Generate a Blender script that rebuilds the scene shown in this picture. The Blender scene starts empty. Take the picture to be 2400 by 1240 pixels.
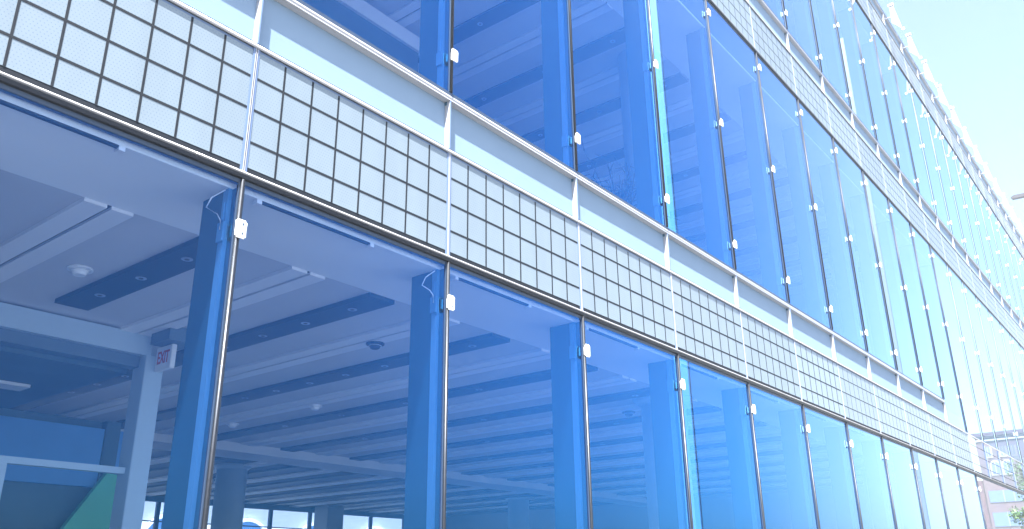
import bpy, bmesh, math, random
from mathutils import Vector, Matrix
random.seed(7)
S = bpy.context.scene
C = S.collection
D = bpy.data
W = 1.5                                   # bay width of the curtain wall

# ------------------------------------------------------------------ camera
cam_d = D.cameras.new("camera"); cam = D.objects.new("camera", cam_d); C.objects.link(cam)
R0 = Vector((0.6225244175, -0.7825227609, -0.0110217184))      # picture right, in world axes
R1 = Vector((0.2707413220, 0.2285553772, -0.9351265028))       # picture down
R2 = Vector((0.7342768457, 0.5791550468, 0.3541425498))        # view direction
m = Matrix((R0, -R1, -R2)).transposed().to_4x4()
m.translation = Vector((-0.6333039, -3.37878636, -1.9265805))
cam.matrix_world = m
cam_d.sensor_width = 36; cam_d.lens = 36 * 1982.52 / 2400
cam_d.clip_start = 0.05; cam_d.clip_end = 4000
S.camera = cam

# ------------------------------------------------------------------ light
SUN_FROM = Vector((-2.0, -1.0, 4.3)).normalized()
elev = math.asin(SUN_FROM.z); azim = math.atan2(SUN_FROM.x, SUN_FROM.y)
world = D.worlds.new("World"); S.world = world; world.use_nodes = True
nt = world.node_tree; nt.nodes.clear()
sky = nt.nodes.new('ShaderNodeTexSky'); sky.sky_type = 'NISHITA'; sky.sun_disc = False
sky.sun_elevation = elev; sky.sun_rotation = azim % (2*math.pi)
sky.air_density = 1.0; sky.dust_density = 2.6; sky.ozone_density = 2.2; sky.altitude = 50
bg = nt.nodes.new('ShaderNodeBackground'); bg.inputs['Strength'].default_value = 0.068
wo = nt.nodes.new('ShaderNodeOutputWorld')
nt.links.new(sky.outputs[0], bg.inputs[0]); nt.links.new(bg.outputs[0], wo.inputs[0])
sd = D.lights.new("sun", 'SUN'); sd.energy = 5.0; sd.angle = math.radians(0.5); sd.color = (1, .965, .92)
sun = D.objects.new("sun", sd); C.objects.link(sun)
sun.rotation_euler = SUN_FROM.to_track_quat('Z', 'Y').to_euler()
S.view_settings.view_transform = 'Standard'; S.view_settings.look = 'None'
S.view_settings.exposure = 2.78; S.view_settings.gamma = 1
S.render.engine = 'CYCLES'
S.cycles.max_bounces = 8; S.cycles.transparent_max_bounces = 24; S.cycles.diffuse_bounces = 4
S.cycles.glossy_bounces = 4; S.cycles.sample_clamp_indirect = 6; S.cycles.use_denoising = True
S.cycles.caustics_reflective = False; S.cycles.caustics_refractive = False

# ------------------------------------------------------------------ materials
def mat(name, col, rough=.6, metal=0., spec=.5, coat=0., var=0., scale=8., bump=0.):
    M = D.materials.new(name); M.use_nodes = True
    t = M.node_tree; b = t.nodes['Principled BSDF']
    b.inputs['Base Color'].default_value = (*col, 1); b.inputs['Roughness'].default_value = rough
    b.inputs['Metallic'].default_value = metal; b.inputs['Specular IOR Level'].default_value = spec
    b.inputs['Coat Weight'].default_value = coat; b.inputs['Coat Roughness'].default_value = .05
    if var or bump:
        tc = t.nodes.new('ShaderNodeTexCoord'); n = t.nodes.new('ShaderNodeTexNoise')
        n.inputs['Scale'].default_value = scale; n.inputs['Detail'].default_value = 6
        t.links.new(tc.outputs['Object'], n.inputs['Vector'])
        if var:
            r = t.nodes.new('ShaderNodeValToRGB'); r.color_ramp.elements[0].position = .3; r.color_ramp.elements[1].position = .7
            r.color_ramp.elements[0].color = (*[c*(1-var) for c in col], 1)
            r.color_ramp.elements[1].color = (*[min(1, c*(1+var)) for c in col], 1)
            t.links.new(n.outputs['Fac'], r.inputs[0]); t.links.new(r.outputs[0], b.inputs['Base Color'])
        if bump:
            bp = t.nodes.new('ShaderNodeBump'); bp.inputs['Strength'].default_value = bump; bp.inputs['Distance'].default_value = .01
            t.links.new(n.outputs['Fac'], bp.inputs['Height']); t.links.new(bp.outputs[0], b.inputs['Normal'])
    return M

def glass_mat(name, tint, f0, power, refl, fmax=1.0, rough=0.0, tint2=None, wpow=3.0, curve=None):
    """coated glazing: tinted see-through, mirror-like towards grazing angles (front faces only)"""
    M = D.materials.new(name); M.use_nodes = True; t = M.node_tree; t.nodes.clear()
    out = t.nodes.new('ShaderNodeOutputMaterial')
    lw = t.nodes.new('ShaderNodeLayerWeight'); lw.inputs[0].default_value = .5
    p = t.nodes.new('ShaderNodeMath'); p.operation = 'POWER'; p.inputs[1].default_value = power
    t.links.new(lw.outputs['Facing'], p.inputs[0])
    mr = t.nodes.new('ShaderNodeMapRange'); mr.inputs['To Min'].default_value = f0; mr.inputs['To Max'].default_value = fmax
    t.links.new(p.outputs[0], mr.inputs['Value'])
    F = mr.outputs[0]
    def ramp(stops):
        r = t.nodes.new('ShaderNodeValToRGB'); e = r.color_ramp.elements
        e[0].position, e[0].color = stops[0][0], (*stops[0][1], 1); e[1].position, e[1].color = stops[-1][0], (*stops[-1][1], 1)
        for q, c in stops[1:-1]: n = e.new(q); n.color = (*c, 1)
        t.links.new(lw.outputs['Facing'], r.inputs[0]); return r.outputs[0]
    if curve: F = ramp([(q, (v, v, v)) for q, v in curve])
    geo = t.nodes.new('ShaderNodeNewGeometry')
    inv = t.nodes.new('ShaderNodeMath'); inv.operation = 'SUBTRACT'; inv.inputs[0].default_value = 1
    t.links.new(geo.outputs['Backfacing'], inv.inputs[1])
    mu = t.nodes.new('ShaderNodeMath'); mu.operation = 'MULTIPLY'
    t.links.new(F, mu.inputs[0]); t.links.new(inv.outputs[0], mu.inputs[1])
    tr = t.nodes.new('ShaderNodeBsdfTransparent')
    mc = t.nodes.new('ShaderNodeMix'); mc.data_type = 'RGBA'
    mc.inputs['A'].default_value = (*tint, 1); mc.inputs['B'].default_value = (1, 1, 1, 1)
    if tint2:                                   # longer path through the tinted body at slanting angles
        m2 = t.nodes.new('ShaderNodeMix'); m2.data_type = 'RGBA'
        m2.inputs['A'].default_value = (*tint, 1); m2.inputs['B'].default_value = (*tint2, 1)
        t.links.new(lw.outputs['Facing'], m2.inputs['Factor']); t.links.new(m2.outputs['Result'], mc.inputs['A'])
    t.links.new(geo.outputs['Backfacing'], mc.inputs['Factor']); t.links.new(mc.outputs['Result'], tr.inputs[0])
    gl = t.nodes.new('ShaderNodeBsdfGlossy'); gl.inputs['Color'].default_value = (*refl, 1); gl.inputs['Roughness'].default_value = rough
    m3 = t.nodes.new('ShaderNodeMix'); m3.data_type = 'RGBA'      # the coating tints steep reflections only
    m3.inputs['A'].default_value = (*refl, 1); m3.inputs['B'].default_value = (.97, .99, 1, 1)
    p4 = t.nodes.new('ShaderNodeMath'); p4.operation = 'POWER'; p4.inputs[1].default_value = wpow
    t.links.new(lw.outputs['Facing'], p4.inputs[0]); t.links.new(p4.outputs[0], m3.inputs['Factor']); t.links.new(m3.outputs['Result'], gl.inputs['Color'])
    if curve: t.links.new(ramp([(.45, (.05, .37, 1)), (.60, (.10, .43, 1)), (.70, (.32, .58, 1)), (.78, (.58, .78, 1)), (.87, (.64, .82, 1))]), gl.inputs['Color'])
    mx = t.nodes.new('ShaderNodeMixShader')
    t.links.new(mu.outputs[0], mx.inputs[0]); t.links.new(tr.outputs[0], mx.inputs[1]); t.links.new(gl.outputs[0], mx.inputs[2])
    t.links.new(mx.outputs[0], out.inputs[0])
    return M

M = {}
M['glass'] = glass_mat('blue_coated_glass', (.76, .86, .94), .08, 1.85, (.07, .37, 1.0), tint2=(.46, .58, .88),
    curve=[(0, .06), (.25, .115), (.475, .31), (.625, .50), (.71, .66), (.79, .84), (.87, .96)])
M['clear'] = glass_mat('clear_glass', (.80, .92, 1.0), .05, 4.0, (.85, .95, 1.0), .9)
M['screen2'] = glass_mat('screen_glazing', (.80, .90, 1.0), .08, 1.85, (.07, .37, 1.0),
    curve=[(0, .05), (.475, .15), (.71, .35), (.79, .62), (.84, .74), (.87, .80), (.95, .92)])
M['screen'] = glass_mat('screen_glass', (.84, .94, 1.0), .04, 4.0, (.85, .95, 1.0), .45)
M['steel'] = mat('stainless_steel', (.030, .034, .042), .42, .8, var=.12, scale=30)
M['steelw'] = mat('white_trim', (.30, .31, .34), .30, .0, coat=.5, var=.04, scale=20)
M['gasket'] = mat('dark_gasket', (.025, .045, .085), .45)
M['bronze'] = mat('dark_bronze', (.022, .026, .036), .4, .7)
M['bandj'] = mat('blue_grey_joint', (.10, .15, .26), .4)
M['tray'] = mat('white_enamel', (.17, .245, .345), .7, spec=.15, var=.025, scale=3)
M['line'] = mat('dark_grey_line', (.009, .013, .020), .8, spec=.2)
M['clip'] = mat('white_clip', (.86, .86, .86), .35, coat=.4)
M['screw'] = mat('screw_steel', (.45, .47, .5), .3, 1.)
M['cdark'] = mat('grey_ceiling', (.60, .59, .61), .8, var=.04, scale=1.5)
M['cdeep'] = mat('shaded_deep_ceiling', (.07, .075, .09), .8, var=.06, scale=1.5)  # gloom deep in the room is put into this ceiling colour
M['plaster'] = mat('white_plaster', (.74, .73, .76), .8, var=.03, scale=2)
M['soffit'] = mat('soffit_plaster', (.88, .88, .89), .8, var=.02, scale=2)
M['trough'] = mat('dark_trough', (.012, .025, .032), .6)
M['ribw'] = mat('white_rib', (.84, .83, .85), .7)
M['fin'] = mat('blue_fin_paint', (.018, .085, .15), .45, var=.05, scale=6)
M['finlip'] = mat('pale_fin_edge', (.10, .28, .50), .4)
M['header'] = mat('header_blue_grey', (.10, .15, .20), .6)
M['col'] = mat('column_paint', (.42, .50, .60), .5, var=.04, scale=3)
M['slab'] = mat('slab_grey', (.30, .31, .33), .8)
M['floor'] = mat('interior_floor', (.25, .25, .26), .35, var=.1, scale=2)
M['white'] = mat('white_paint', (.80, .80, .82), .5)
M['dl'] = mat('downlight_trim', (.85, .85, .87), .35)
M['dl2'] = mat('downlight_grey', (.30, .32, .36), .4)
M['pave'] = mat('pale_pavement', (.14, .137, .13), .85, var=.12, scale=.6, bump=.1)
M['brick'] = None
M['dark'] = mat('dark_metal', (.03, .03, .04), .5, .3)
M['blue'] = mat('blue_panel', (.10, .28, .60), .7, var=.05, scale=4)
M['boxside'] = mat('box_side_sunlit', (.28, .30, .34), .5)  # whiter than the tray: sunlight on the returns put into the colour
M['stonew'] = mat('pale_stone', (.22, .22, .24), .8)
M['glarejoint'] = mat('glare_paled_joint', (.22, .30, .38), .5)  # gasket colour paled to imitate glare on the far screen mullions
M['mastg'] = mat('grey_mast', (.16, .18, .21), .5)
M['vwhite'] = mat('vestibule_white', (.42, .52, .62), .5)
M['bluew'] = mat('blue_window_glass', (.025, .075, .20), .6)
M['corr'] = mat('corridor_teal', (.07, .13, .17), .8, var=.25, scale=.8)
M['green'] = mat('green_panel', (.10, .48, .26), .6, var=.08, scale=3)
M['red'] = mat('sign_red', (.55, .04, .05), .5)
M['mast'] = mat('white_mast', (.62, .58, .62), .4)

# dotted frit on the spandrel glass
def frit():
    Mx = D.materials.new('dotted_frit_glass'); Mx.use_nodes = True; t = Mx.node_tree; b = t.nodes['Principled BSDF']
    tc = t.nodes.new('ShaderNodeTexCoord'); sp = t.nodes.new('ShaderNodeSeparateXYZ')
    t.links.new(tc.outputs['Object'], sp.inputs[0])
    def mth(op, a, b_=None, v=None):
        n = t.nodes.new('ShaderNodeMath'); n.operation = op
        for i, x in enumerate((a, b_)):
            if x is None: continue
            if isinstance(x, (int, float)): n.inputs[i].default_value = x
            else: t.links.new(x, n.inputs[i])
        return n.outputs[0]
    pitch = .0170
    u = mth('DIVIDE', sp.outputs['X'], pitch); w = mth('DIVIDE', sp.outputs['Z'], pitch)
    row = mth('FLOOR', w); odd = mth('MULTIPLY', mth('MODULO', mth('ABSOLUTE', row), 2), .5)
    fu = mth('SUBTRACT', mth('FRACT', mth('ADD', u, odd)), .5); fw = mth('SUBTRACT', mth('FRACT', w), .5)
    r = mth('SQRT', mth('ADD', mth('MULTIPLY', fu, fu), mth('MULTIPLY', fw, fw)))
    dot = mth('LESS_THAN', r, .17)
    mix = t.nodes.new('ShaderNodeMix'); mix.data_type = 'RGBA'
    mix.inputs['A'].default_value = (.160, .202, .238, 1); mix.inputs['B'].default_value = (.105, .155, .215, 1)
    t.links.new(dot, mix.inputs['Factor'])
    oi = t.nodes.new('ShaderNodeObjectInfo'); mr = t.nodes.new('ShaderNodeMapRange')      # panels differ slightly from each other
    mr.inputs['To Min'].default_value = .93; mr.inputs['To Max'].default_value = 1.06; t.links.new(oi.outputs['Random'], mr.inputs['Value'])
    ns = t.nodes.new('ShaderNodeTexNoise'); ns.inputs['Scale'].default_value = 3; ns.inputs['Detail'].default_value = 6
    mpn = t.nodes.new('ShaderNodeMapping'); mpn.inputs['Scale'].default_value = (3, 1, .5)
    t.links.new(tc.outputs['Object'], mpn.inputs[0]); t.links.new(mpn.outputs[0], ns.inputs[0])
    m4 = t.nodes.new('ShaderNodeMapRange'); m4.inputs['From Min'].default_value = .3; m4.inputs['From Max'].default_value = .75
    m4.inputs['To Min'].default_value = 1.03; m4.inputs['To Max'].default_value = .94; t.links.new(ns.outputs['Fac'], m4.inputs['Value'])
    vm = t.nodes.new('ShaderNodeVectorMath'); vm.operation = 'SCALE'; t.links.new(mix.outputs['Result'], vm.inputs[0])
    t.links.new(mth('MULTIPLY', mr.outputs[0], m4.outputs[0]), vm.inputs['Scale']); t.links.new(vm.outputs[0], b.inputs['Base Color'])
    b.inputs['Roughness'].default_value = .35; b.inputs['Coat Weight'].default_value = .15; b.inputs['Coat Roughness'].default_value = .03
    return Mx
M['frit'] = frit()

def brick():
    Mx = D.materials.new('pink_brick'); Mx.use_nodes = True; t = Mx.node_tree; b = t.nodes['Principled BSDF']
    tc = t.nodes.new('ShaderNodeTexCoord'); mp = t.nodes.new('ShaderNodeMapping'); mp.inputs['Rotation'].default_value = (math.pi/2, 0, math.pi/2)
    n = t.nodes.new('ShaderNodeTexNoise'); n.inputs['Scale'].default_value = .8; n.inputs['Detail'].default_value = 5
    bt = t.nodes.new('ShaderNodeTexBrick'); bt.inputs['Scale'].default_value = 2.2
    bt.inputs['Color1'].default_value = (.065, .025, .042, 1); bt.inputs['Color2'].default_value = (.045, .018, .036, 1); bt.inputs['Mortar'].default_value = (.07, .05, .07, 1)
    t.links.new(tc.outputs['Object'], mp.inputs[0]); t.links.new(mp.outputs[0], bt.inputs['Vector'])
    t.links.new(tc.outputs['Object'], n.inputs[0])
    mx = t.nodes.new('ShaderNodeMix'); mx.data_type = 'RGBA'; mx.blend_type = 'MULTIPLY'; mx.inputs['Factor'].default_value = .5
    t.links.new(bt.outputs[0], mx.inputs['A']); t.links.new(n.outputs['Color'], mx.inputs['B'])
    t.links.new(mx.outputs['Result'], b.inputs['Base Color']); b.inputs['Roughness'].default_value = .9
    return Mx
M['brick'] = brick()

# ------------------------------------------------------------------ helpers
def tag(o, label=None, cat=None, group=None, kind=None):
    if label: o['label'] = label
    if cat: o['category'] = cat
    if group: o['group'] = group
    if kind: o['kind'] = kind
    return o
def empty(name, loc, label, cat, group=None):
    o = D.objects.new(name, None); C.objects.link(o); o.location = loc; o.empty_display_size = .2
    return tag(o, label, cat, group)
class MB:
    """collects shapes into ONE mesh; each shape may use its own material"""
    def __init__(s): s.bm = bmesh.new(); s.mats = []
    def mi(s, m):
        if m not in s.mats: s.mats.append(m)
        return s.mats.index(m)
    def poly(s, pts, m):
        f = s.bm.faces.new([s.bm.verts.new(p) for p in pts]); f.material_index = s.mi(m); return f
    def box(s, x0, x1, y0, y1, z0, z1, m, bev=0.):
        v = [s.bm.verts.new((x, y, z)) for x in (x0, x1) for y in (y0, y1) for z in (z0, z1)]
        i = s.mi(m); fs = []
        for q in ((0,1,3,2),(4,6,7,5),(0,4,5,1),(2,3,7,6),(0,2,6,4),(1,5,7,3)):
            f = s.bm.faces.new([v[k] for k in q]); f.material_index = i; fs.append(f)
        if bev:
            es = list({e for f in fs for e in f.edges})
            bmesh.ops.bevel(s.bm, geom=es, offset=bev, segments=2, affect='EDGES', material=-1)
        return s
    def tube(s, pts, r, m, n=8, r1=None, caps=True):
        pts = [Vector(p) for p in pts]; i = s.mi(m); rings = []
        for k, p in enumerate(pts):
            d = (pts[min(k+1, len(pts)-1)] - pts[max(k-1, 0)]).normalized()
            a = d.orthogonal().normalized() if abs(d.z) < .99 else Vector((1, 0, 0)); a = (a - d*a.dot(d)).normalized(); b = d.cross(a)
            rr = r if r1 is None else r + (r1-r)*k/(len(pts)-1)
            rings.append([s.bm.verts.new(p + (a*math.cos(t) + b*math.sin(t))*rr) for t in [2*math.pi*j/n for j in range(n)]])
        for A, B in zip(rings, rings[1:]):
            for j in range(n):
                f = s.bm.faces.new((A[j], A[(j+1) % n], B[(j+1) % n], B[j])); f.material_index = i; f.smooth = True
        if caps:
            for q in (list(reversed(rings[0])), rings[-1]):
                f = s.bm.faces.new(q); f.material_index = i
        return s
    def prism(s, prof, axis, a, b, m, smooth=False):
        """closed profile (2 coords) extruded along axis from a to b"""
        def P(u, v, w): return {'x': (w, u, v), 'y': (u, w, v), 'z': (u, v, w)}[axis]
        i = s.mi(m)
        A = [s.bm.verts.new(P(u, v, a)) for u, v in prof]; B = [s.bm.verts.new(P(u, v, b)) for u, v in prof]
        n = len(prof)
        for k in range(n):
            f = s.bm.faces.new((A[k], A[(k+1) % n], B[(k+1) % n], B[k])); f.material_index = i; f.smooth = smooth
        for q in (A, B):
            f = s.bm.faces.new(q); f.material_index = i
        return s
    def mesh(s, name):
        bmesh.ops.recalc_face_normals(s.bm, faces=s.bm.faces)
        me = D.meshes.new(name); s.bm.to_mesh(me); s.bm.free()
        for q in s.mats: me.materials.append(M[q] if isinstance(q, str) else q)
        return me
    def build(s, name, parent=None, loc=(0, 0, 0)):
        return inst(name, s.mesh(name), parent, loc)
def inst(name, me, parent=None, loc=(0, 0, 0)):
    o = D.objects.new(name, me); C.objects.link(o); o.location = loc
    if parent: o.parent = parent
    return o

# levels (metres above the head of the lowest glazing)
ZA, ZB, ZC, P = 0.0, .746, 1.167, 4.773
GROUND = -3.53
NB0, NB1 = -1, 30            # mullion line numbers
END_LOW, END_BOX = 12, 11    # white ground-floor glazing ends / sill boxes end

# ------------------------------------------------------------------ ground
g = MB(); g.poly([(-1500, -1500, GROUND), (1500, -1500, GROUND), (1500, 1500, GROUND), (-1500, 1500, GROUND)], 'pave')
tag(g.build('ground'), kind='structure')

# ------------------------------------------------------------------ the glass building
B = empty('glass_building', (0, 0, GROUND), 'long blue glass curtain wall building with white gridded bands and steel mullions', 'building')
BZ = -GROUND
def part(mb, name, loc=(0, 0, 0), parent=None):
    return mb.build(name, parent or B, (loc[0], loc[1], loc[2] + (BZ if parent is None else 0)))
def pinst(name, me, loc): return inst(name, me, B, (loc[0], loc[1], loc[2] + BZ))

# glazing: one window per bay and storey
def pane(h, m='glass'):
    b = MB(); b.box(.0185, W-.0185, .004, .016, 0, h, m)
    return b.mesh('window')
h0 = -.055 - (GROUND + .12)
w0 = pane(h0); w1 = pane(P - ZC - .055 - .03); w1t = pane(P - ZB - .055 - .02); w1s = pane(P - ZB - .055 - .02, 'screen2')
for i in range(NB0, NB1):
    if i < END_LOW: pinst('window', w0, (i*W, 0, GROUND + .12))
    if i < END_BOX: pinst('window', w1, (i*W, 0, ZC + .03))
    else: pinst('window', w1t if i < END_LOW else w1s, (i*W, 0, ZB + .02))
    pinst('window', w1, (i*W, 0, P + ZC + .03))

# gridded spandrel panels (8 x 4 squares per bay)
def spandrel(clear, hw=.0068, vw=.0060):
    b = MB(); z0, z1 = .044, .718; x0, x1 = .020, W - .020
    if clear:
        b.box(x0, x1, .006, .014, z0, z1, 'screen')
        for k in (1, 2, 3): b.box(x0, x1, .001, .005, k*ZB/4 - .004, k*ZB/4 + .004, 'line')
        b.box(x0, x1, .001, .018, .016, .044, 'line')
        return b.mesh('spandrel_panel')
    b.box(x0, x1, .002, .03, z0, z1, 'frit')
    zs = [z0] + [k*ZB/4 for k in (1, 2, 3)] + [z1]
    for k in (1, 2, 3): b.box(x0, x1, .0006, .0019, k*ZB/4 - hw, k*ZB/4 + hw, 'line')
    for k in range(1, 8):
        x = k*W/8
        for za, zb in zip(zs, zs[1:]): b.box(x - vw, x + vw, .0008, .0019, za + (.0070 if za > z0 else 0), zb - (.0070 if zb < z1 else 0), 'line')
    b.box(x0, x1, .0035, .03, .014, z0, 'line')         # dark foot rail
    b.box(x0, x1, .006, .03, z1, .735, 'bandj')
    return b.mesh('spandrel_panel')
sp, spc, sp_faded = spandrel(False), spandrel(True), spandrel(False, .0042, .0030)  # last variant thins its lines, imitating glare that dissolves the distant grid
for lv in range(3):
    for i in range(NB0, NB1):
        pinst('spandrel_panel', spc if (lv == 0 and i >= END_LOW) else (sp if lv == 0 and i < 7 else sp_faded), (i*W, 0, lv*P))

# recessed white sill boxes
def sill_box():
    b = MB(); d = .042; x0, x1, z0, z1 = .007, W - .007, .767, 1.128
    b.box(x0, x1, d, d + .01, z0, z1, 'tray')
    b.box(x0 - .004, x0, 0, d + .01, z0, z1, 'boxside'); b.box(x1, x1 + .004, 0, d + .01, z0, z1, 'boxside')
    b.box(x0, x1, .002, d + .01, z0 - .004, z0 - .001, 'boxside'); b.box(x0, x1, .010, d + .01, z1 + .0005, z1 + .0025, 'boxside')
    return b.mesh('sill_panel')
sb = sill_box()
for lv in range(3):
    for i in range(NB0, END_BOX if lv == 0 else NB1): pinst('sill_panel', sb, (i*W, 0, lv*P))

# transoms
xa, xb = NB0*W, NB1*W
def half_round(cy, cz, ry, rz, n=8):
    return [(cy - ry*math.sin(math.pi*k/n), cz + rz*math.cos(math.pi*k/n)) for k in range(n+1)]
for lv in range(3):
    z = lv*P
    b = MB()
    b.prism(half_round(.0, z - .001, .022, .009), 'x', xa, xb, 'steelw', True)
    b.prism([(.0, z - .0102), (-.018, z - .012), (-.014, z - .030), (.0, z - .034)], 'x', xa, xb, 'bronze')
    b.box(xa, xb, .001, .03, z - .055, z - .0104, 'gasket')
    part(b, 'head_transom')
    b = MB()
    b.prism(half_round(.0, z + ZB + .001, .012, .012), 'x', xa, xb, 'steelw', True)
    b.box(xa, xb if lv else END_BOX*W, -.004, .02, z + ZB + .0145, z + ZB + .0195, 'gasket')
    part(b, 'band_transom')
    b = MB(); xe = xb if lv else END_BOX*W
    zc = z + ZC
    b.prism([(.03, zc + .004), (-.003, zc + .002), (-.006, zc - .012), (-.002, zc - .022), (-.004, zc - .034), (.03, zc - .036)], 'x', xa, xe, 'steelw')
    b.box(xa, xe, -.003, .03, zc + .0045, zc + .027, 'gasket')
    part(b, 'sill_transom')
b = MB(); b.box(xa, END_LOW*W, -.02, .05, GROUND + .0, GROUND + .12, 'bronze'); part(b, 'base_rail')

# mullions
def mullion(low, box, gk='gasket'):
    b = MB()
    def seg(za, zb, kind):
        if kind == 'v':
            b.prism(half_round(0, 0, .026, .0125, 8), 'z', za, zb, 'steel', True) if 0 else None
            prof = [(.011*math.cos(math.pi*k/8), -.004 - .013*math.sin(math.pi*k/8)) for k in range(9)]
            b.prism(prof, 'z', za, zb, 'steel', True)
            b.box(-.018, .018, -.0035, .014, za, zb, gk)
        elif kind == 'w':
            b.box(-.003, .003, -.006, .03, za, zb, 'bandj')
        else:
            b.box(-.0030, .0030, -.001, .012, za, zb, 'gasket')
            b.box(-.0065, -.0032, -.004, .012, za, zb, 'steelw'); b.box(.0032, .0065, -.004, .012, za, zb, 'steelw')
            b.box(-.0195, -.0067, -.001, .03, za, zb, 'bandj'); b.box(.0067, .0195, -.001, .03, za, zb, 'bandj')
    if low: seg(GROUND + .12, -.036, 'v')
    for lv in range(3):
        z = lv*P
        seg(z + .010, z + ZB - .012, 'g')
        if lv or box: seg(z + ZB + .02, z + ZC - .037, 'w')
        if lv < 2:
            seg(z + (ZC + .03 if (lv or box) else ZB + .02), z + P - .036, 'v')
        elif lv == 2: pass
    return b.mesh('mullion')
mm = {}
for i in range(NB0, NB1 + 1):
    k = (i <= END_LOW, i <= END_BOX, 'gasket' if i <= END_LOW else 'glarejoint')
    if k not in mm: mm[k] = mullion(*k)
    pinst('mullion', mm[k], (i*W, 0, 0))

# toggle clips
def clip():
    b = MB(); b.box(-.031, .031, -.042, -.028, -.048, .048, 'clip', .009)
    b.box(-.014, .014, -.0285, -.012, -.03, .03, 'clip')
    for z in (-.024, .024):
        b.tube([(0.006, -.0415, z), (0.006, -.0435, z)], .008, 'screw', 10); b.tube([(0.006, -.0434, z), (0.006, -.0445, z)], .0035, 'gasket', 6)
    return b.mesh('clip')
cl = clip(); spots = []
for i in range(NB0, NB1 + 1):
    for z in (-.308, -1.80, -3.3) if i <= END_LOW else ():
        spots.append((i, z))
    for base in (0, P):
        for z in (1.477, 2.975, 4.49): spots.append((i, base + z))
cp = cam.matrix_world.translation
def seen(i, z):
    v = Vector((i*W, 0, z)) - cp; q = Vector((v.dot(R0), v.dot(R1), v.dot(R2)))
    if q.z < .3: return False
    u, w = q.x/q.z*1982.5 + 1200, q.y/q.z*1982.5 + 620
    return -30 < u < 2430 and -40 < w < 1280
spots.sort(key=lambda s: (not seen(*s), (Vector((s[0]*W, 0, s[1])) - cp).length))
for i, z in spots[:99]: pinst('clip', cl, (i*W, 0, z))
bm = bmesh.new()
for i, z in spots[99:]:
    t = bmesh.new(); t.from_mesh(cl); bmesh.ops.translate(t, verts=t.verts, vec=(i*W, 0, z))
    tmp = D.meshes.new('tmp'); t.to_mesh(tmp); t.free(); bm.from_mesh(tmp); D.meshes.remove(tmp)
me = D.meshes.new('clips'); bm.to_mesh(me); bm.free()
for q in cl.materials: me.materials.append(q)
o = pinst('far_clips', me, (0, 0, 0)); o['kind'] = 'stuff'

# inner fins behind every mullion
def fin(h):
    b = MB(); b.box(-.03, .03, .10, .285, 0, h, 'fin', .004); b.box(-.034, .034, .055, .098, 0, h, 'finlip'); b.box(-.012, .012, .023, .054, 0, h, 'fin')
    return b.mesh('fin')
f0, f1 = fin(-.075 - GROUND - .004), fin(4.30 - 1.107)
f2 = fin(9.07 - P - 1.107)
for i in range(NB0, END_LOW + 1): pinst('fin', f0, (i*W, 0, GROUND + .004))
for i in range(NB0, END_LOW + 1): pinst('fin', f1, (i*W, 0, 1.105)); pinst('fin', f2, (i*W, 0, P + 1.105))
b = MB()
for zz in (0,):
    b.box(-.045, -.0345, .05, .10, -.05, .05, 'finlip'); b.box(-.04, -.0345, .07, .085, .06, .16, 'finlip')
br = b.mesh('fin_bracket')
for i in range(NB0, 8):
    for z in (-.308, 1.477, 2.975): pinst('fin_bracket', br, (i*W, 0, z))

# slabs, ceilings, roof
XE = END_LOW*W + .12; YB = 14.2; XL = NB0*W - 1.5
b = MB(); b.box(XL, XE, .10, YB, .02, 1.10, 'slab'); part(b, 'floor_slab')
b = MB(); b.box(XL, XE, .10, YB, 4.42, P + 1.10, 'slab'); part(b, 'floor_slab')
b = MB(); b.box(XL, XE, .10, YB, 9.2, 10.55, 'slab'); part(b, 'roof_slab')
b = MB(); b.box(XL, XE, .06, YB, GROUND + .0, GROUND + .10, 'floor'); part(b, 'interior_floor')
b = MB(); b.box(xa, xb, .045, .095, 10.72, 10.76, 'bronze'); b.box(xa, xb, -.01, .044, 10.0 + .735, 10.78, 'bandj'); part(b, 'coping')
b = MB(); b.box(xa, xb, .045, .085, 9.62, 10.715, 'tray'); part(b, 'parapet_wall')
b = MB(); b.box(XE, xb, .045, .085, P + .02, P + 1.12, 'tray'); part(b, 'band_backing')
PITCH = 1.287
def ceiling(z0, zt, yedge, y2, name):
    b = MB(); b.box(XL, XE, .05, .70, z0, z0 + .03, 'soffit'); part(b, 'soffit')
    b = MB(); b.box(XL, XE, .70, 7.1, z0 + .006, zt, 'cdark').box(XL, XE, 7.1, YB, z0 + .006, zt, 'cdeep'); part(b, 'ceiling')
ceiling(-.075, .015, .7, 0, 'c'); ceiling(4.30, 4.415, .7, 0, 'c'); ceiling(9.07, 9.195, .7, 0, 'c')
b = MB(); b.box(XL, XE, .055, .095, 4.335, 4.75, 'header'); part(b, 'bulkhead')
b = MB(); b.box(XL, XE, .055, .095, 9.105, 9.52, 'header'); part(b, 'bulkhead')
b = MB(); b.box(XL, XE, 6.8, 7.4, -.19, -.0693, 'cdark'); part(b, 'beam')

def trough(y0, y1, dls):
    b = MB(); b.box(-.115, .115, y0, y1, -.030, 0, 'trough'); me = b.mesh('light_trough'); return me, dls
def downlight_mesh():
    b = MB(); b.tube([(0, 0, -.0305), (0, 0, -.034)], .034, 'dl2', 12); b.tube([(0, 0, -.0338), (0, 0, -.036)], .016, 'dark', 8); return b.mesh('downlight')
dlm = downlight_mesh()
def rib_mesh(y0, y1):
    b = MB(); b.box(-.13, -.012, y0, y1, -.024, 0, 'ribw'); b.box(.012, .13, y0, y1, -.024, 0, 'ribw'); b.box(-.012, .012, y0, y1, -.006, 0, 'trough'); return b.mesh('ceiling_rib')
T1 = trough(.72, 6.78, 0)[0]; T1s = trough(.72, 2.45, 0)[0]; T2 = trough(7.42, 14.1, 0)[0]
R1m = rib_mesh(.702, 6.78); R2m = rib_mesh(7.42, 14.1); R1s = rib_mesh(.702, 2.74)
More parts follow.
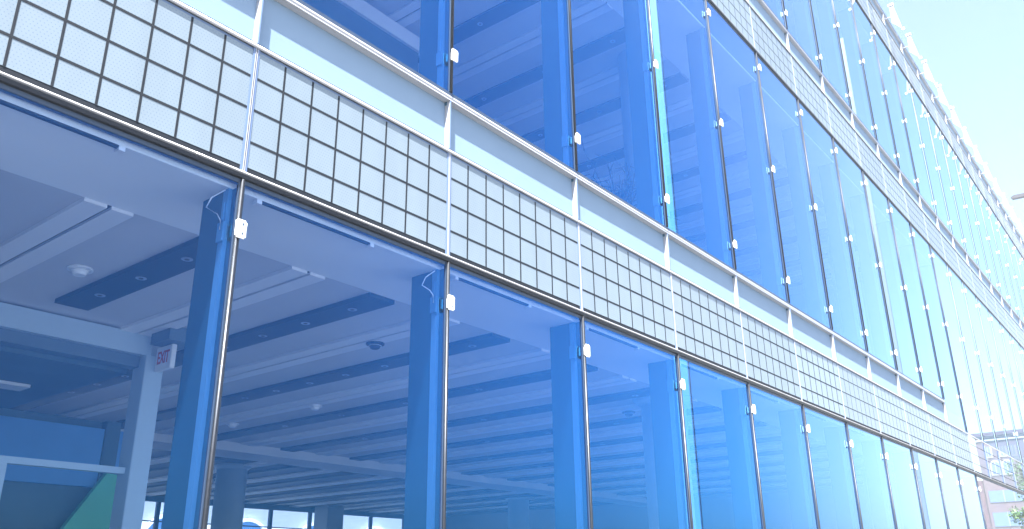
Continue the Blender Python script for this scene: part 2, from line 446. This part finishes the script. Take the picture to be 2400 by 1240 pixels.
ndl = 0
for lv, zc in ((0, -.0690), (1, 4.306)):
    for k in range(-2, 13):
        x = 1.84 + PITCH*k + (0 if lv == 0 else 0)
        if x > XE - .2 or x < XL + .2: continue
        short = lv == 0 and x < 2.4
        t = pinst('light_trough', T1s if short else T1, (x, 0, zc))
        if ndl < 92 and -1 < k < 9:
            y = 1.024
            while y < (2.4 if short else (5.5 if lv == 0 else 4.0)) and ndl < 92:
                o = inst('downlight', dlm, t, (0, y, 0)); ndl += 1; y += .515*(1 if k < 3 else 2)
        pinst('ceiling_rib', R1s if short else R1m, (x - PITCH/2, 0, zc))
        if lv == 0:
            t2 = pinst('light_trough', T2, (x, 0, zc))
            pinst('ceiling_rib', R2m, (x - PITCH/2, 0, zc))
# slot diffusers at the window head
b = MB(); b.box(.16, .90, .052, .075, -.010, 0, 'trough'); b.box(.13, .159, .05, .09, -.022, 0, 'ribw'); b.box(.901, .93, .05, .09, -.022, 0, 'ribw'); sl = b.mesh('slot_diffuser')
for i in range(NB0, 9): pinst('slot_diffuser', sl, (i*W, 0, -.0755))

# round columns
cm0 = MB().tube([(0, 0, GROUND + .1), (0, 0, -.14)], .24, 'col', 40).tube([(0, 0, -.14), (0, 0, -.07)], .24, 'col', 40, r1=.33).mesh('column')
cm1 = MB().tube([(0, 0, 1.10), (0, 0, 4.306)], .24, 'col', 40).mesh('column')
for x in (0, 7.5, 15):
    for y in (.98, 8.85):
        pinst('column', cm0, (x, y, 0))
        if y < 2: pinst('column', cm1, (x, y, 0)); pinst('column', cm1, (x, y, P - .0))

# rear window wall of the ground floor, side walls
b = MB(); b.box(XL, XE, YB - .12, YB, GROUND + .1, GROUND + .3, 'dark'); b.box(XL, XE, YB - .14, YB - .02, -.19, -.075, 'corr')
b.box(XL, XE, YB - .09, YB - .05, -.60, -.575, 'dark')
for x in [XL + .05 + .03] + [9.30, 10.2, 11.27, 12.18, 13.35, 13.88, 15.37, 16.60, 17.6] + [1.5, 3, 4.5, 6, 7.6]:
    b.box(x - .045, x + .045, YB - .1, YB - .04, GROUND + .3, -.19, 'dark')
part(b, 'rear_window_frame')
b = MB(); b.box(XL, XE, YB - .03, YB - .022, GROUND + .3, -.19, 'clear'); part(b, 'rear_window')
b = MB(); b.box(17.0, XE - .11, YB - .30, YB - .15, GROUND + .1, -.0755, 'slab'); part(b, 'rear_wall')
b = MB(); b.box(13.3, 13.8, YB - .8, YB - .3, GROUND + .1, -.0695, 'slab'); part(b, 'pier')
for z0, z1 in ((1.10, 4.30), (P + 1.10, 9.07)):
    b = MB(); b.box(XL, XE, YB - .15, YB, z0, z1, 'slab'); part(b, 'rear_wall')
for z0, z1 in ((GROUND + .1, -.0755), (1.10, 4.30), (P + 1.10, 9.07)):
    b = MB(); b.box(XL - .15, XL, .06, YB, z0, z1, 'slab'); part(b, 'side_wall')
b = MB(); b.box(XE - .10, XE - .004, .30, YB - .2, GROUND + .1, -.0755, 'slab'); part(b, 'end_wall')
for z0, z1 in ((1.10, 4.30), (P + 1.10, 9.07)):
    b = MB(); b.box(XE - .10, XE - .004, .30, YB - .2, z0, z1, 'slab'); part(b, 'end_wall')

PT = MB().box(XL, 5.42, 2.78, 2.9, 1.105, 4.03, 'corr').build('partition', B, (0, 0, BZ))
MB().box(XL, 5.45, 2.74, 2.95, 4.0305, 4.22, 'white').build('beam', PT, (0, 0, 0))
# cables near the window head
def cable(pts):
    b = MB(); b.tube(pts, .0035, 'ribw', 6); return b
for x in (1.5, 3.0):
    P0 = [(x - .05, .06, -.09), (x - .10, .09, -.14), (x - .11, .11, -.19), (x - .06, .09, -.215), (x - .05, .07, -.25), (x - .052, .065, -.30)]
    part(cable(P0), 'cable')

# rooftop fins
def roof_fin():
    b = MB()
    b.prism([(-.24, 10.79), (-.16, 10.79), (-.15, 10.33), (-.35, 10.08)], 'x', -.012, .012, 'steelw')
    b.box(-.03, .03, -.26, -.14, 10.79, 10.84, 'clip'); b.box(-.02, .02, -.39, -.33, 10.05, 10.10, 'clip')
    b.tube([(0, -.17, 10.5), (0, .03, 10.5)], .012, 'steelw', 8)
    return b.mesh('roof_fin')
rf = roof_fin()
for i in range(NB0, NB1 + 1): pinst('roof_fin', rf, (i*W, 0, 0))

# ------------------------------------------------------------------ inside the ground floor
V = empty('entrance_vestibule', (1.0, 2.75, GROUND + .1), 'white framed vestibule with thick header beam and post behind leftmost ground floor glass', 'vestibule')
def vpart(mb, name): return mb.build(name, V, (-1.0, -2.75, -(GROUND + .1)))
vpart(MB().box(-1.4, 2.62, 2.75, 2.95, -.245, -.085, 'vwhite'), 'header')
vpart(MB().box(-1.4, 2.56, 2.80, 2.92, -.335, -.2455, 'header'), 'lintel')
vpart(MB().box(2.57, 2.72, 2.72, 2.90, GROUND + .1, -.2455, 'vwhite', .004), 'post')
vpart(MB().box(-1.4, 2.565, 2.78, 2.84, -1.135, -1.09, 'vwhite'), 'transom')
vpart(MB().box(1.70, 1.755, 2.78, 2.84, GROUND + .1, -1.1355, 'vwhite'), 'mullion')
vpart(MB().box(-1.4, 2.56, 2.96, 6.4, -.36, -.30, 'corr'), 'corridor_ceiling')
vpart(MB().box(-1.4, 3.45, 5.0, 5.06, -1.0, -.44, 'blue').box(3.60, 3.75, 5.0, 5.06, -1.3, -.44, 'blue'), 'blue_panel')
vpart(MB().box(-1.4, 3.45, 5.07, 5.15, GROUND + .1, -.36, 'corr').box(3.455, 3.60, 4.98, 5.10, GROUND + .1, -.36, 'corr'), 'corridor_wall')
vpart(MB().box(1.9, 2.25, 3.9, 4.1, -.385, -.3605, 'ribw'), 'ceiling_lamp')
st = MB(); st.prism([(3.494, -.867), (3.66, -.885), (3.654, -3.4), (1.9, -3.4)], 'y', 4.90, 4.975, 'green')
st.build('stair_side_panel'); 
so = D.objects['stair_side_panel']; tag(so, 'green sloping stair side panel seen low behind leftmost glass', 'stair panel')

ES = empty('exit_sign', (2.66, 2.6, -.10), 'small white exit sign with red letters hanging beside the white vestibule post', 'exit sign')
MB().box(-.02, .02, -.11, .11, -.27, -.085, 'white', .004).build('housing', ES)
MB().box(-.10, .13, -.19, .07, -.08, .03, 'header').build('mount', ES)
tcv = D.curves.new('lettering', 'FONT'); tcv.body = 'EXIT'; tcv.size = .135; tcv.align_x = 'CENTER'; tcv.align_y = 'CENTER'; tcv.extrude = .001; tcv.offset = .0022; tcv.space_character = .95
to = D.objects.new('lettering_src', tcv); C.objects.link(to)
bpy.context.view_layer.update()
tm = D.meshes.new_from_object(to.evaluated_get(bpy.context.evaluated_depsgraph_get())); tm.name = 'lettering'
D.objects.remove(to); D.curves.remove(tcv)
tm.materials.clear(); tm.materials.append(M['red'])
lt = D.objects.new('lettering', tm); C.objects.link(lt); lt.parent = ES
lt.rotation_euler = Matrix(((0, 0, -1), (-1, 0, 0), (0, 1, 0))).to_euler(); lt.location = (-.0225, 0, -.178)
lt.scale = (.62, 1.0, 1)

sm = [((3.86, 1.58), -.093, 'dark', 'dark round smoke detector on ceiling behind the second glazed bay'),
      ((5.17, 3.93), -.093, 'dl', 'white smoke detector farther back behind the second glazed bay'),
      ((5.21, 5.5), -.093, 'dl', 'white smoke detector deepest in room just right of the first steel mullion'),
      ((7.75, 1.56), -.093, 'dark', 'dark round smoke detector behind the fourth glazed bay beside round column'),
      ((1.55, 1.74), -.070, 'dl', 'pale smoke detector above the white vestibule header')]
for (x, y), z, mt, lb in sm:
    b = MB(); b.tube([(0, 0, 0), (0, 0, -.012)], .075, mt, 20); b.tube([(0, 0, -.012), (0, 0, -.045)], .055, mt, 20, r1=.035)
    b.tube([(0, 0, -.020), (0, 0, -.024)], .052, 'dl', 20)
    o = b.build('smoke_detector', None, (x, y, z)); tag(o, lb, 'smoke detector', 'smoke detectors on the ceiling')

# twiggy plant on the upper floor
PL = empty('potted_plant', (6.55, .80, 1.10), 'dark twiggy plant behind upper floor glass, between second and third upper mullions from left', 'plant')
MB().tube([(0, 0, 0), (0, 0, .38)], .16, 'dark', 20, r1=.22).build('pot', PL)
M['leafd'] = mat('dark_leaf', (.004, .010, .010), .6)
b = MB()
for k in range(70):
    a = random.uniform(0, 6.28); r = random.uniform(.15, .62); h = random.uniform(.5, 1.25)
    p0 = Vector((random.uniform(-.06, .06), random.uniform(-.06, .06), .36)); p3 = Vector((math.cos(a)*r, math.sin(a)*r*.7, h)); mid = (p0 + p3)/2 + Vector((0, 0, random.uniform(.05, .35)))
    pts = [(1-t)**2*p0 + 2*t*(1-t)*mid + t*t*p3 for t in [j/7 for j in range(8)]]
    b.tube(pts, .009, 'leafd', 5, r1=.003)
    for j in range(3):
        q = pts[random.randint(2, 7)]; d = Vector((random.uniform(-1, 1), random.uniform(-1, 1), random.uniform(-.4, 1))).normalized()*random.uniform(.10, .26)
        b.tube([q, q + d], .006, 'leafd', 4, r1=.002)
b.build('foliage', PL)

# ------------------------------------------------------------------ outside
def mast(x, y, w, h, label, m='mast'):                # flat blade-shaped light masts
    r = empty('light_mast', (x, y, GROUND), label, 'mast', 'blade masts on the plaza')
    MB().box(0, w/4, -w/2, w/2, .3, h, m, .01).build('shaft', r)
    MB().box(-w*.9, w*.9, -w*.9, w*.9, 0, .3, 'slab', .02).build('footing', r)
mast(15.2, -4.613, .314, 18.5, 'thick white plaza mast mirrored as a pale stripe in the fifth glass bay')
mast(33.1, -4.568, .155, 24, 'thin pale grey plaza mast mirrored as a faint stripe farther along the glass', 'mastg')

# street lamp
L = empty('street_lamp', (60, -.9, GROUND), 'dark street lamp whose arm reaches in from the right edge against white sky', 'street lamp')
MB().tube([(0, 0, 0), (0, 0, 24.9)], .16, 'dark', 14, r1=.10).build('pole', L)
MB().tube([(0, 0, 24.8), (0, .5, 25.05), (0, 1.2, 25.14), (0, 2.1, 25.2)], .05, 'dark', 10).build('arm', L)
MB().prism([(2.0, 25.08), (2.15, 25.30), (2.9, 25.34), (3.12, 25.24), (3.05, 25.12)], 'x', -.18, .18, 'dark').build('lamp_head', L)

# brick building beyond the glass screen
BX = 140
K = empty('brick_building', (BX, 10, GROUND), 'pink brick building with white arched windows seen beyond the end of the glass', 'building')
def kp(mb, name, par=None):
    if par: return mb.build(name, par)
    return mb.build(name, K, (-BX, -10, -GROUND))
kp(MB().box(BX, BX + 18, -22, 21.3, GROUND, 17.6, 'brick'), 'wall')
kp(MB().box(BX + .5, BX + 16, 21.31, 27, GROUND, 11.5, 'brick'), 'annex')
kp(MB().box(BX - .35, BX + 18.3, -22.3, 21.6, 17.605, 18.1, 'brick').box(BX - .15, BX + .2, -22.3, 21.4, 16.9, 17.1, 'stonew'), 'cornice')
def arched(y, z0, z1, w, arch=True):
    n = 10; r = w/2
    def outl(rr, zb, zt): 
        pts = [(y - rr, zb), (y + rr, zb)]
        if arch: pts += [(y + rr*math.cos(math.pi*k/n), zt + rr*math.sin(math.pi*k/n)) for k in range(n+1)]
        else: pts += [(y + rr, zt), (y - rr, zt)]
        return pts
    zt = z1 - (r if arch else 0)
    b = MB(); b.prism(outl(r + .22, z0 - .2, zt), 'x', BX - .12, BX + .02, 'stonew'); f = b.build('window', K, (-BX, -10, -GROUND))
    MB().prism(outl(r, z0, zt), 'x', BX - .16, BX - .121, 'bluew').build('pane', f)
    MB().box(BX - .2, BX - .161, y - .05, y + .05, z0, z1, 'stonew').build('glazing_bar', f)
for y in (19.9, 17.95, 16.75, 14.6, 13.4, 11.2, 10.0, 6.4, 3, -1, -5, -9, -13): arched(y, 14.7, 16.0, .62 if y > 9 else .9, False)
for y in (19.3, 17.8, 15.6, 14.1, 11.9, 10.3, 7, 3.5, 0, -4, -8, -12): arched(y, 12.2, 13.9, .95)
for z0, z1 in ((8.3, 9.9), (5.0, 6.9), (1.4, 3.4), (-2.6, -.4)):
    f = kp(MB().box(BX - .1, BX + .02, -21, 20.9, z0, z1, 'bluew'), 'ribbon_window')
    b = MB(); y = -20.
    while y < 19.8: b.box(BX - .16, BX - .101, y - .07, y + .07, z0, z1, 'bandj'); y += 1.3
    b.build('window_bars', f)

# tree in front of it
def leaf_mat():
    Mx = mat('leaf_green', (.07, .13, .03), .6); t = Mx.node_tree; bb = t.nodes['Principled BSDF']
    oi = t.nodes.new('ShaderNodeTexNoise'); oi.inputs['Scale'].default_value = 1.3; tc = t.nodes.new('ShaderNodeTexCoord'); t.links.new(tc.outputs['Object'], oi.inputs[0])
    r = t.nodes.new('ShaderNodeValToRGB'); r.color_ramp.elements[0].color = (.008, .040, .006, 1); r.color_ramp.elements[1].color = (.04, .11, .016, 1)
    r.color_ramp.elements[0].position = .35; r.color_ramp.elements[1].position = .65
    t.links.new(oi.outputs['Fac'], r.inputs[0]); t.links.new(r.outputs[0], bb.inputs['Base Color']); return Mx
M['leaf'] = leaf_mat(); M['bark'] = mat('bark', (.12, .09, .07), .9, var=.3, scale=5)
TX, TY = 62, 4.15
T = empty('street_tree', (TX, TY, GROUND), 'green leafy tree at the right edge in front of the brick building', 'tree')
b = MB(); b.tube([(0, 0, 0), (.1, .05, 2), (0, .1, 4.5), (.1, 0, 7)], .22, 'bark', 10, r1=.07)
cl_c = []
for k in range(16):
    a = k*2.4; z = 2.4 + 5.6*k/16; r = (2.5 if z < 6 else 1.7)*random.uniform(.6, 1)
    e = Vector((math.cos(a)*r, math.sin(a)*r, z + random.uniform(.6, 1.4))); b.tube([(0, .05, z - .8), e*.5 + Vector((0, 0, z*.5 - .1)), e], .07, 'bark', 6, r1=.02); cl_c.append(e)
    cl_c.append(e*.6 + Vector((0, 0, .45*z)))
b.build('trunk', T)
b = MB()
for c in cl_c:
    rad = random.uniform(.45, .85)
    for j in range(260):
        d = Vector((random.gauss(0, 1), random.gauss(0, 1), random.gauss(0, .8))); d = d.normalized()*rad*random.random()**.45
        p = c + d; s = random.uniform(.06, .13)
        u = Vector((random.uniform(-1, 1), random.uniform(-1, 1), random.uniform(-1, 1))).normalized(); v = u.orthogonal().normalized()
        b.poly([p - u*s, p - v*s*.5, p + u*s, p + v*s*.5], 'leaf')
b.build('crown', T)

# pale arcaded building behind the rear windows
A = empty('arcaded_building', (24, 32, GROUND), 'pale building with a large round arch seen through the rear windows', 'building')
MB().box(-40, 40, 0, 10, 0, 5.6, 'plaster').build('wall', A)
MB().box(-40.3, 40.3, -.3, 10.3, 5.605, 6.0, 'white').build('cornice', A)
for x in range(-36, 38, 4):
    n = 20; r = 1.15
    b = MB(); b.prism([(x + r*math.cos(math.pi*k/n), 3.35 + r*math.sin(math.pi*k/n)) for k in range(n+1)] + [(x - r, .8), (x + r, .8)], 'y', -.06, .02, 'blue')
    wv = b.build('window', A)
    b = MB(); b.prism([(x + 1.3*math.cos(math.pi*k/n), 3.35 + 1.3*math.sin(math.pi*k/n)) for k in range(n+1)] + [(x + 1.16*math.cos(math.pi*(n-k)/n), 3.35 + 1.16*math.sin(math.pi*(n-k)/n)) for k in range(n+1)], 'y', -.14, -.061, 'white')
    b.build('surround', wv)
    b = MB(); b.tube([(x, -.10, 3.2), (x, -.061, 3.2)], .45, 'white', 20); b.box(x - .06, x + .06, -.10, -.061, .8, 2.74, 'white'); b.build('tracery', wv)

# ------------------------------------------------------------------ added haze volume imitating lens glare over the far bays
hz = D.materials.new('glare_haze'); hz.use_nodes = True; ht = hz.node_tree; ht.nodes.clear()
ho = ht.nodes.new('ShaderNodeOutputMaterial'); hv = ht.nodes.new('ShaderNodeVolumePrincipled')
hv.inputs['Color'].default_value = (.86, .95, 1, 1); hv.inputs['Density'].default_value = .0018; hv.inputs['Anisotropy'].default_value = .2
ht.links.new(hv.outputs[0], ho.inputs['Volume']); M['haze'] = hz
hb = MB().box(-60, 240, -60, 90, GROUND - 1, 26, 'haze').build('haze'); tag(hb, kind='stuff')
